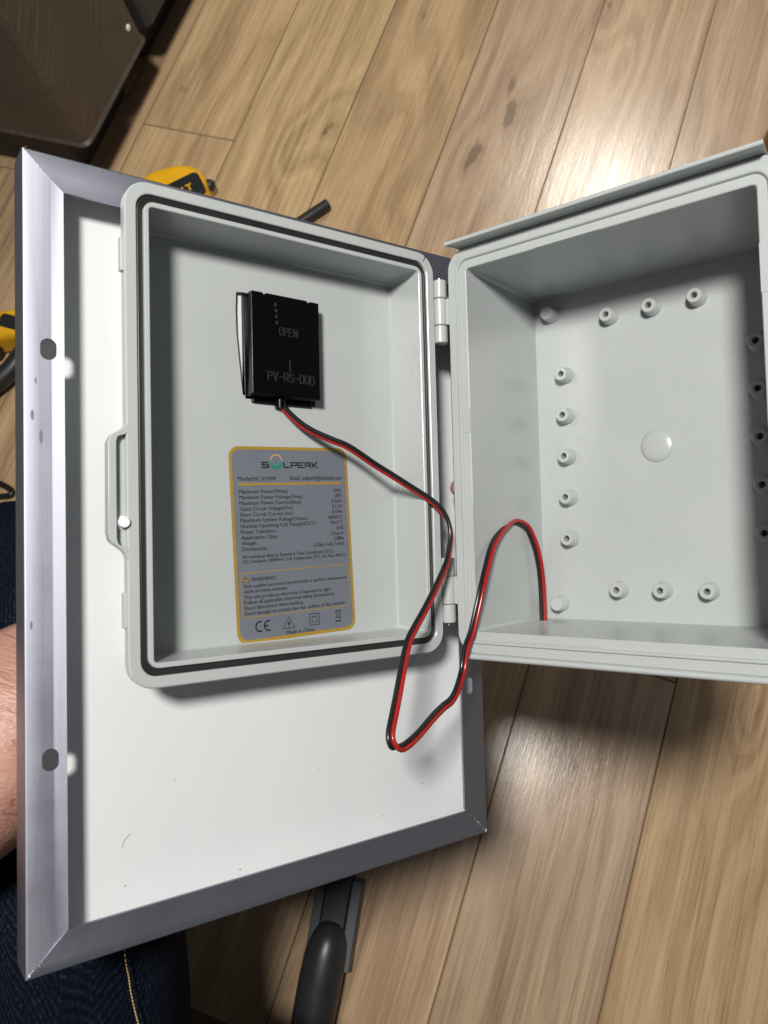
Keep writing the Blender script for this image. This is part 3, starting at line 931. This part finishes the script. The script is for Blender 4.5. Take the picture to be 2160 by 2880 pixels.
stroke(bm, [(26.0, -96.0), (33.0, -96.0), (29.5, -90.1)], .32, ZI, True)
v = [bm.verts.new((x * K, y * K, ZI * K)) for x, y in ((29.9, -92.0), (28.5, -94.0), (29.5, -93.9), (28.9, -95.5), (30.5, -93.4), (29.6, -93.4), (30.5, -92.0))]
bm.faces.new((v[0], v[1], v[2], v[5], v[6])); bm.faces.new((v[2], v[3], v[4], v[5]))
stroke(bm, [(42.1, -90.0), (48.1, -90.0), (48.1, -96.0), (42.1, -96.0)], .34, ZI, True)
stroke(bm, [(43.6, -91.5), (46.6, -91.5), (46.6, -94.5), (43.6, -94.5)], .34, ZI, True)
stroke(bm, [(58.8, -90.2), (61.6, -90.2), (61.2, -93.6), (59.2, -93.6)], .28, ZI, True)
stroke(bm, [(58.6, -90.0), (62.0, -90.0)], .35, ZI)
stroke(bm, [(58.1, -89.4), (62.1, -94.3)], .24, ZI); stroke(bm, [(62.3, -89.6), (58.2, -94.3)], .24, ZI)
stroke(bm, arc(61.2, -93.9, .42, 0, 330, 8), .25, ZI, True)
stroke(bm, [(58.2, -95.6), (61.9, -95.6)], .7, ZI)
flat('approval_symbols', bm, INK, lab)
bm = bmesh.new(); put_text(bm, 'Made in China', 27.8, 44.5, -99.2, ZI)
flat('origin_text', bm, INK, lab)

# ------------------------------------------------------------------ twin power cable, drawn in panel coordinates
def base_to_panel(x, y, z):
    c, s = math.cos(TT), math.sin(TT)
    return (XH + x * c - z * s, y, ZH + x * s + z * c)
route = [(-2.0, 80.5, -8.2), (-1.1, 76.3, -8.0), (0.8, 72.7, -7.5), (7.7, 65.9, -5.0), (14.3, 61.3, -2.0), (22.4, 57.2, 2.0), (31.5, 53.0, 6.0), (45.6, 44.1, 9.0), (55.0, 38.2, 12.0), (66.0, 31.0, 15.8), (74.3, 25.3, 19.2), (79.4, 20.4, 22.0), (82.7, 15.5, 23.5), (84.3, 11.4, 24.5), (84.6, 5.0, 25.5), (82.8, -1.4, 26.5), (79.5, -9.3, 28.0), (74.0, -16.2, 30.0), (66.2, -24.2, 33.0), (55.8, -34.0, 37.0), (47.5, -41.3, 40.0), (40.4, -47.7, 43.0), (35.2, -55.4, 46.0), (30.5, -63.7, 49.0), (25.8, -72.3, 52.0), (21.2, -80.0, 55.0), (17.5, -85.7, 57.5), (16.2, -89.9, 59.0), (17.9, -93.3, 59.5), (22.8, -94.7, 58.5), (29.4, -93.6, 56.5), (38.4, -90.9, 53.0), (50.7, -86.3, 48.0), (61.6, -83.6, 43.0), (69.1, -82.1, 40.0), (75.8, -78.2, 37.0), (84.1, -69.8, 32.5)]
route += [base_to_panel(*q) for q in [(14.8, -57.5, 7.2), (17.9, -48.9, 6.0), (19.8, -38.0, 3.5), (21.0, -25.7, -0.5), (20.7, -14.0, -7.0), (19.5, -3.7, -15.0), (18.1, 3.7, -25.0), (17.3, 9.2, -36.0), (17.1, 11.8, -47.0), (18.6, 10.5, -55.0), (19.7, 7.0, -60.0), (21.2, -3.2, -65.0), (22.0, -14.7, -68.0), (22.2, -27.5, -69.5), (22.0, -40.2, -70.2), (21.9, -49.3, -70.4)]]
center = smooth_path(route, 5)
# side vectors: which way the black conductor lies from the red one, smoothly turning
RIGHT, UPV, BACK = Vector((.8147, -.0253, .5793)), Vector((-.005, .9987, .0508)), Vector((-.5798, -.0443, .8135))
key = [(0, (.2, .6, .75)), (.15, (.2, .6, .8)), (.215, (.25, .5, .85)), (.25, (-.2, .2, .95)), (.30, (-.5, .1, .85)), (.40, (-.75, .1, .65)), (.46, (-.95, .1, .3)), (.52, (-1, .1, .2)), (.60, (-.5, .8, .3)), (.66, (-.6, .75, .3)), (.70, (-.9, .35, .3)), (.82, (-1, .1, .25)), (.87, (-.6, -.5, .3)), (.91, (-.7, -.55, .1)), (.94, (-1, -.1, .1)), (1, (-1, 0, .1))]
def side(t):
    for (a, u), (b, v) in zip(key, key[1:]):
        if a <= t <= b:
            f = (t - a) / (b - a)
            q = Vector(u) * (1 - f) + Vector(v) * f
            return RIGHT * q.x + UPV * q.y + BACK * q.z
    return -RIGHT
red, blk = [], []
for i, p in enumerate(center):
    t = (center[min(i + 1, len(center) - 1)] - center[max(i - 1, 0)]).normalized()
    s = side(i / (len(center) - 1)); s = (s - t * s.dot(t)).normalized() * 1.12
    blk.append(p + s); red.append(p - s)
cab = tag(empty('power_cable', PM), 'twin red and black cable looping from the junction box across to the open base', 'cable')
for nm, pa, m in (('red_wire', red, REDPVC), ('black_wire', blk, BLKPVC)):
    bm = bmesh.new(); tube(bm, pa, 1.2, 14); finish(nm, bm, m, cab, smooth=80)
bm = bmesh.new()
web = [[(a + (b - a) * f) for f in (.3, .7)] for a, b in zip(red, blk)]
for s in (-1, 1):
    rows_ = []
    for i, (a, b) in enumerate(web):
        t = (center[min(i + 1, len(center) - 1)] - center[max(i - 1, 0)]).normalized()
        nn = t.cross((b - a).normalized()) * .28 * s
        rows_.append((bm.verts.new((a + nn) * K), bm.verts.new((b + nn) * K)))
    for u, v in zip(rows_, rows_[1:]): bm.faces.new((u[0], u[1], v[1], v[0]))
finish('insulation_web', bm, BLKPVC, cab, smooth=80)

# ------------------------------------------------------------------ the person: forearm and hand under the panel, thigh in jeans
per = tag(empty('person', Matrix.Translation((-0.25, -0.15, 0.4))), 'person in dark blue jeans holding the panel from below with one bare hand', 'person')
PI_ = Matrix.Translation((-0.25, -0.15, 0.4)).inverted()
def pw(x, y, z):                    # panel millimetres -> person-local millimetres
    q = PI_ @ (PM @ (Vector((x, y, z)) * K))
    return tuple(q / K)
V = []; E = []; RD = []
def add(p, r, link=None):
    V.append(pw(*p)); RD.append(r)
    if link is not None: E.append((link, len(V) - 1))
    return len(V) - 1
pal = add((35, 4, -43), (34, 17))
w1 = add((-10, -20, -47), (29, 22), pal)
w2 = add((-60, -46, -56), (37, 32), w1)
f1 = add((-125, -90, -72), (56, 50), w2)
f2 = add((-210, -134, -92), (59, 54), f1)
f3 = add((-330, -190, -110), (48, 46), f2)
for wx, wy, wz, rr in ((-.42, -.30, .80, 46), (-.44, -.42, .90, 52), (-.44, -.56, 1.04, 60)):
    V.append(((wx + .25) / K, (wy + .15) / K, (wz - .4) / K)); RD.append((rr, rr)); E.append((f3, len(V) - 1)); f3 = len(V) - 1
kn = add((62, 16, -40), (30, 13), pal)
i0 = add((82, 32, -38), (11, 11), kn)
i1 = add((116, 35, -38), (9.5, 9.5), i0); i2 = add((139, 35, -27), (9, 9), i1); i3 = add((140.5, 34, -6), (8.4, 8.4), i2); i4 = add((126, 33.4, 5.6), (7.6, 7.4), i3); i5 = add((112, 33.0, 7.0), (7.2, 7.0), i4); add((102.5, 33.0, 6.6), (5.6, 5.6), i5)
m0 = add((86, 12, -38), (10, 10), kn); m1 = add((112, 13, -37), (9.5, 9.5), m0); add((126, 13, -29), (8, 8), m1)
r0 = add((78, -8, -38), (10, 10), kn); r1 = add((104, -10, -37), (9, 9), r0); add((120, -11, -31), (7.6, 7.6), r1)
p0 = add((64, -24, -40), (9, 9), kn); p1 = add((86, -28, -38), (8, 8), p0); add((100, -30, -33), (6.8, 6.8), p1)
t0 = add((20, 40, -44), (14, 14), pal); t1 = add((38, 64, -40), (11.5, 11.5), t0); add((58, 80, -34), (9, 9), t1)
skin_mesh('forearm_and_hand', V, E, RD, SKIN, per, 2)
# trousers: lofted thigh ending in a bent knee, with a folded shin below
def loft(rings_, parent, name, mat, n=40):
    bm = bmesh.new(); out = []
    for c, ax, ra, rb in rings_:
        ax = Vector(ax).normalized(); u = ax.cross(Vector((0, 0, 1))).normalized(); w = u.cross(ax)
        ring = []
        for i in range(n):
            a = 2 * math.pi * i / n
            k = 1 + .018 * math.sin(5 * a + c[1] * 31) + .012 * math.sin(9 * a - c[1] * 47 + c[0] * 20)
            p = Vector(c) + u * (math.cos(a) * ra * k) + w * (math.sin(a) * rb * k)
            ring.append(bm.verts.new(p - Vector((-0.25, -0.15, 0.4))))
        out.append(ring)
    for a, b in zip(out, out[1:]): bridge(bm, a, b)
    bm.faces.new(out[0][::-1]); bm.faces.new(out[-1])
    return finish(name, bm, mat, parent, smooth=80)
ax = (-.42, .9, .02)
tr = loft([((-0.042, -.62, .40), ax, .125, .115), ((-0.112, -.48, .40), ax, .122, .112), ((-0.187, -.34, .40), ax, .116, .108), ((-0.227, -.24, .40), ax, .108, .104), ((-0.262, -.16, .395), ax, .100, .098), ((-0.297, -.09, .39), ax, .092, .092), ((-0.327, -.035, .38), (-.42, .85, -.25), .084, .084), ((-0.347, .005, .355), (-.35, .6, -.7), .078, .078), ((-0.357, .02, .32), (-.2, .2, -.95), .074, .074), ((-0.357, .01, .22), (0, -.05, -1), .070, .070), ((-0.352, -.03, .08), (0, -.1, -1), .064, .064)], per, 'trousers', DENIM)

# outseam of the jeans: a raised fell with two rows of gold stitches
seam = [(-.1705, -.139, .4400), (-.1629, -.1523, .4394), (-.1553, -.166, .4388), (-.1503, -.1733, .4379), (-.1461, -.1799, .4374), (-.141, -.1872, .436), (-.1362, -.1938, .4346), (-.1290, -.2050, .4320)]
sp_ = smooth_path([((x + .25) / K, (y + .15) / K, (z - .4) / K) for x, y, z in seam], 10)
nrm = Vector((.78, .48, .40)).normalized()
bm = bmesh.new(); tube(bm, [p - nrm * .9 for p in sp_], 2.2, 10)
finish('seam', bm, DENIM, per, smooth=80)
bm = bmesh.new()
for i in range(0, len(sp_) - 2, 2):
    a_, b_ = sp_[i], sp_[i] + (sp_[i + 2] - sp_[i]) * .62
    t_ = (b_ - a_).normalized(); sd_ = t_.cross(nrm)
    tube(bm, [a_ + sd_ * 2.4 + nrm * .15, (a_ + b_) / 2 + sd_ * 2.4 + nrm * .55, b_ + sd_ * 2.4 + nrm * .15], .42, 6)
tag(finish('stitching', bm, THREAD, per, smooth=80), kind='stuff')

# ------------------------------------------------------------------ seat edge, black, under the person
seat = tag(empty('seat', Matrix.Translation((-0.36, -0.575, 0))), 'black seat edge in deep shade at the bottom beside the jeans', 'seat')
bm = bmesh.new(); box(bm, -740, 740, -325, 325, 235, 300)
finish('cushion', bm, SEATF, seat, smooth=30, bevel=10)
for x in (-680, 680):
    for y in (-280, 40):
        bm = bmesh.new(); lathe(bm, [(16, 0), (18, 4), (24, 236)], (x, y, 0), n=16)
        finish('leg', bm, SEATF, seat, smooth=40)

# ------------------------------------------------------------------ black handled tool below the panel
HT = Matrix.Translation((-0.098, -0.24, 0)) @ Matrix.Rotation(math.radians(9.3), 4, 'Z')
ht = tag(empty('hand_tool', HT), 'black gripped tool with a grey metal channel lying below the panel', 'hand tool')
bm = bmesh.new()
gp = [(Vector((-8, -190, 22)), 15), (Vector((-7, -150, 23)), 17), (Vector((-5, -100, 25)), 19.5), (Vector((-4, -60, 27)), 21.5), (Vector((-3, -25, 28)), 22.3), (Vector((-2, 0, 28.5)), 21.5), (Vector((-1, 14, 28.5)), 19), (Vector((-1, 24, 28)), 14.5), (Vector((-1, 29.5, 27.5)), 8.5), (Vector((-1, 31, 27.5)), 3)]
tube(bm, [p for p, r in gp], [r for p, r in gp], 28)
finish('grip', bm, OVERM, ht, smooth=80)
for x0, x1, y1 in ((-24, -14, 76), (13, 24, 72)):
    bm = bmesh.new(); box(bm, x0, x1, -14, y1, 2, 26)
    finish('channel_side', bm, GREYM, ht, smooth=0, bevel=1.2)
bm = bmesh.new(); prism(bm, rrect(-13.8, 12.8, -5, 80, 7, 5), 2, 29)
finish('channel_core', bm, BLACKP, ht, smooth=0, bevel=2.0)

# ------------------------------------------------------------------ yellow tool behind the lid's top edge
def dome_prism(outline, z0, z1, rnd):
    """rounded slab: outline rings shrink towards the top"""
    bm = bmesh.new()
    cx = sum(p[0] for p in outline) / len(outline); cy = sum(p[1] for p in outline) / len(outline)
    rings = []
    for k in range(7):
        a = k / 6 * math.pi / 2
        ins = rnd * (1 - math.cos(a)); z = z1 - rnd + rnd * math.sin(a)
        rr = []
        for x, y in outline:
            d = math.hypot(x - cx, y - cy); f = max(.05, (d - ins) / d)
            rr.append((cx + (x - cx) * f, cy + (y - cy) * f))
        rings.append(ring_verts(bm, rr, z))
    low = ring_verts(bm, outline, z0)
    bridge(bm, low, rings[0])
    for a, b in zip(rings, rings[1:]): bridge(bm, a, b)
    bm.faces.new(low[::-1]); bm.faces.new(rings[-1])
    return bm
TO = Vector((-0.641, 0.581, 0))
yt = tag(empty('power_tool', Matrix.Translation(TO)), 'yellow power tool with a black nameplate behind the lid\'s top left edge', 'power tool')
out_ = [(-700, 602), (-684, 622), (-660, 637), (-640, 643.5), (-622, 643), (-606, 634), (-594, 616), (-588, 596), (-592, 566), (-612, 536), (-650, 512), (-694, 506), (-724, 526), (-728, 560), (-718, 584)]
ol = lat([(x + 640, y - 585) for x, y in out_ + out_[:1]], 4)[:-1]
finish('housing', dome_prism(ol, 0, 43, 13), YELLOW, yt, smooth=60)
def ptool(u, v):                       # along / across the nameplate (45 degrees)
    c = math.sqrt(.5)
    return (-4 + 640 - 640 + (u - v) * c, 0 + (u + v) * c)
ctr = Vector((-630 + 640, 588 - 585))
def plate(u, v): return (ctr.x + (u - v) * .7071, ctr.y + (u + v) * .7071)
bm = bmesh.new()
pts_ = [plate(u, v) for u, v in rrect(-52, 43, -19, 21, 9, 5)]
prism(bm, pts_, 38, 44.5)
plate_o = finish('nameplate', bm, BLACKP, yt, smooth=30, bevel=1.0)
bm = bmesh.new()
put_text(bm, 'DEWALT', -30, 27, -7, 44.7, bold=.03, ysc=1.15)
for v in bm.verts:
    q = plate(v.co.x / K, v.co.y / K); v.co.x, v.co.y = q[0] * K, q[1] * K
finish('nameplate_text', bm, YELLOW, plate_o, smooth=0)
bm = bmesh.new(); lathe(bm, [(5, -4), (7.5, -2), (8.5, 4), (7.5, 9), (5, 11)], (36, 44, 22), 'X', 20)
finish('knob', bm, BLACKP, yt, smooth=50)
# second yellow tool, left edge of the picture
lt = tag(empty('power_tool', Matrix.Translation((-0.78, 0.31, 0))), 'yellow and black tool with a black handle at the left edge beyond the panel', 'power tool')
out2 = [(-865, 322), (-830, 340), (-800, 352), (-776, 360), (-752, 356), (-742, 338), (-752, 322), (-776, 312), (-800, 302), (-830, 292), (-862, 290)]
ol = lat([(x + 780, y - 310) for x, y in out2 + out2[:1]], 4)[:-1]
finish('housing', dome_prism(ol, 6, 44, 12), YELLOW, lt, smooth=60)
bm = bmesh.new(); prism(bm, rrect(-40, -14, -24, -2, 8, 5), 12, 36)
finish('trigger', bm, BLACKP, lt, smooth=30, bevel=2)
bm = bmesh.new(); tube(bm, smooth_path([(-34, -120, 16), (-8, -78, 18), (14, -42, 20), (24, -12, 22), (30, 20, 24)], 5), 13.5, 16)
finish('handle', bm, BLACKP, lt, smooth=80)
bm = bmesh.new(); prism(bm, rrect(-16, 26, 14, 34, 6, 5), 40, 45.5)
finish('nameplate', bm, BLACKP, lt, smooth=30, bevel=.8)
# black rod lying beyond the lid
bm = bmesh.new()
rp = smooth_path([(-505, 520, 8.4), (-470, 580, 8.4), (-424, 643, 8.4)], 4)
tube(bm, rp, [8.3] * (len(rp) - 1) + [8.0], 16)
bmesh.ops.translate(bm, verts=bm.verts, vec=Vector((.46, -.58, 0)))
rod = finish('black_rod', bm, RUBBER, smooth=50, bevel=.8)
rod.location = (-.46, .58, 0)
tag(rod, 'thin black rod lying on the planks just above the lid\'s top edge', 'rod')
# thin black cable bent back on itself at the left edge
bm = bmesh.new()
tube(bm, smooth_path([(-170, 45, 4), (-90, 29, 4), (-40, 15, 4), (2, 9, 4), (12, 3, 4), (2, -4, 4), (-40, -18, 4), (-100, -36, 4), (-170, -54, 4)], 6), 4.2, 10)
cb_ = finish('black_cable', bm, BLKPVC, smooth=80)
cb_.location = (-.70, .111, 0)
tag(cb_, 'black cable bent back on itself on the floor left of the panel', 'cable')

# ------------------------------------------------------------------ brushed metal box on a dark plinth, dark case behind it
mb = tag(empty('metal_box', Matrix.Translation((-.952, .69, 0))), 'dark brushed metal box raised on a black plinth in the top left corner', 'box')
def mbx(bm): return bm
bm = bmesh.new()
for a in [0]:
    rings = [ring_verts(bm, rrect(-300, 200, -94, 108, 13, 5), 96), ring_verts(bm, rrect(-304, 203, -97, 111, 14, 5), 98), ring_verts(bm, rrect(-304, 203, -97, 111, 14, 5), 100), ring_verts(bm, rrect(-302, 200, -94, 108, 13, 5), 104), ring_verts(bm, rrect(-302, 200, -94, 108, 13, 5), 500), ring_verts(bm, rrect(-292, 190, -84, 98, 8, 5), 505)]
    for a, b in zip(rings, rings[1:]): bridge(bm, a, b)
    bm.faces.new(rings[0][::-1]); bm.faces.new(rings[-1])
for v in bm.verts: v.co.z -= .006
finish('body', bm, STEEL, mb, smooth=35)
bm = bmesh.new(); prism(bm, rrect(-280, 130, -70, 90, 8, 3), 0, 91)
finish('plinth', bm, DARKB, mb, smooth=30)
bm = bmesh.new(); lathe(bm, [(4.6, 0), (4.6, 1.0), (3.4, 2.0), (.1, 2.3)], (200, 84, 128), 'X', 18)
finish('rivet', bm, WHITEP, mb, smooth=40)
bm = bmesh.new(); box(bm, 20, 110, -95.2, -94.1, 175, 205)
finish('yellow_patch', bm, plain('dull_yellow', (0.30, 0.24, 0.02), .5), mb, smooth=0)  # thin yellow patch on the box's front face
dc = tag(empty('dark_case', Matrix.Translation((-.95, 1.0, 0))), 'dark grey case standing behind the brushed metal box at the top', 'case')
bm = bmesh.new(); prism(bm, rrect(-250, 198, -185, 300, 12, 5), 90, 420)
finish('body', bm, DARKB, dc, smooth=35, bevel=4)
bm = bmesh.new(); prism(bm, rrect(-230, 130, -150, 260, 8, 3), 0, 92)
finish('plinth', bm, BLACKP, dc, smooth=30)
bm = bmesh.new(); lathe(bm, [(7, 0), (7, 2), (5, 4), (.1, 4.4)], (198, -135, 150), 'X', 16)
finish('latch', bm, PIN, dc, smooth=40)
# varnished wooden furniture leg at the right edge
bm = bmesh.new()
tube(bm, [Vector((0, 0, 0)), Vector((0, 0, 6)), Vector((6, 4, 120)), Vector((14, 10, 300))], [16, 18, 21, 25], 24)
lg = finish('wooden_leg', bm, LEGW, smooth=60)
lg.location = (.143, .876, 0)
tag(lg, 'orange varnished wooden furniture leg at the right edge above the base', 'furniture leg')
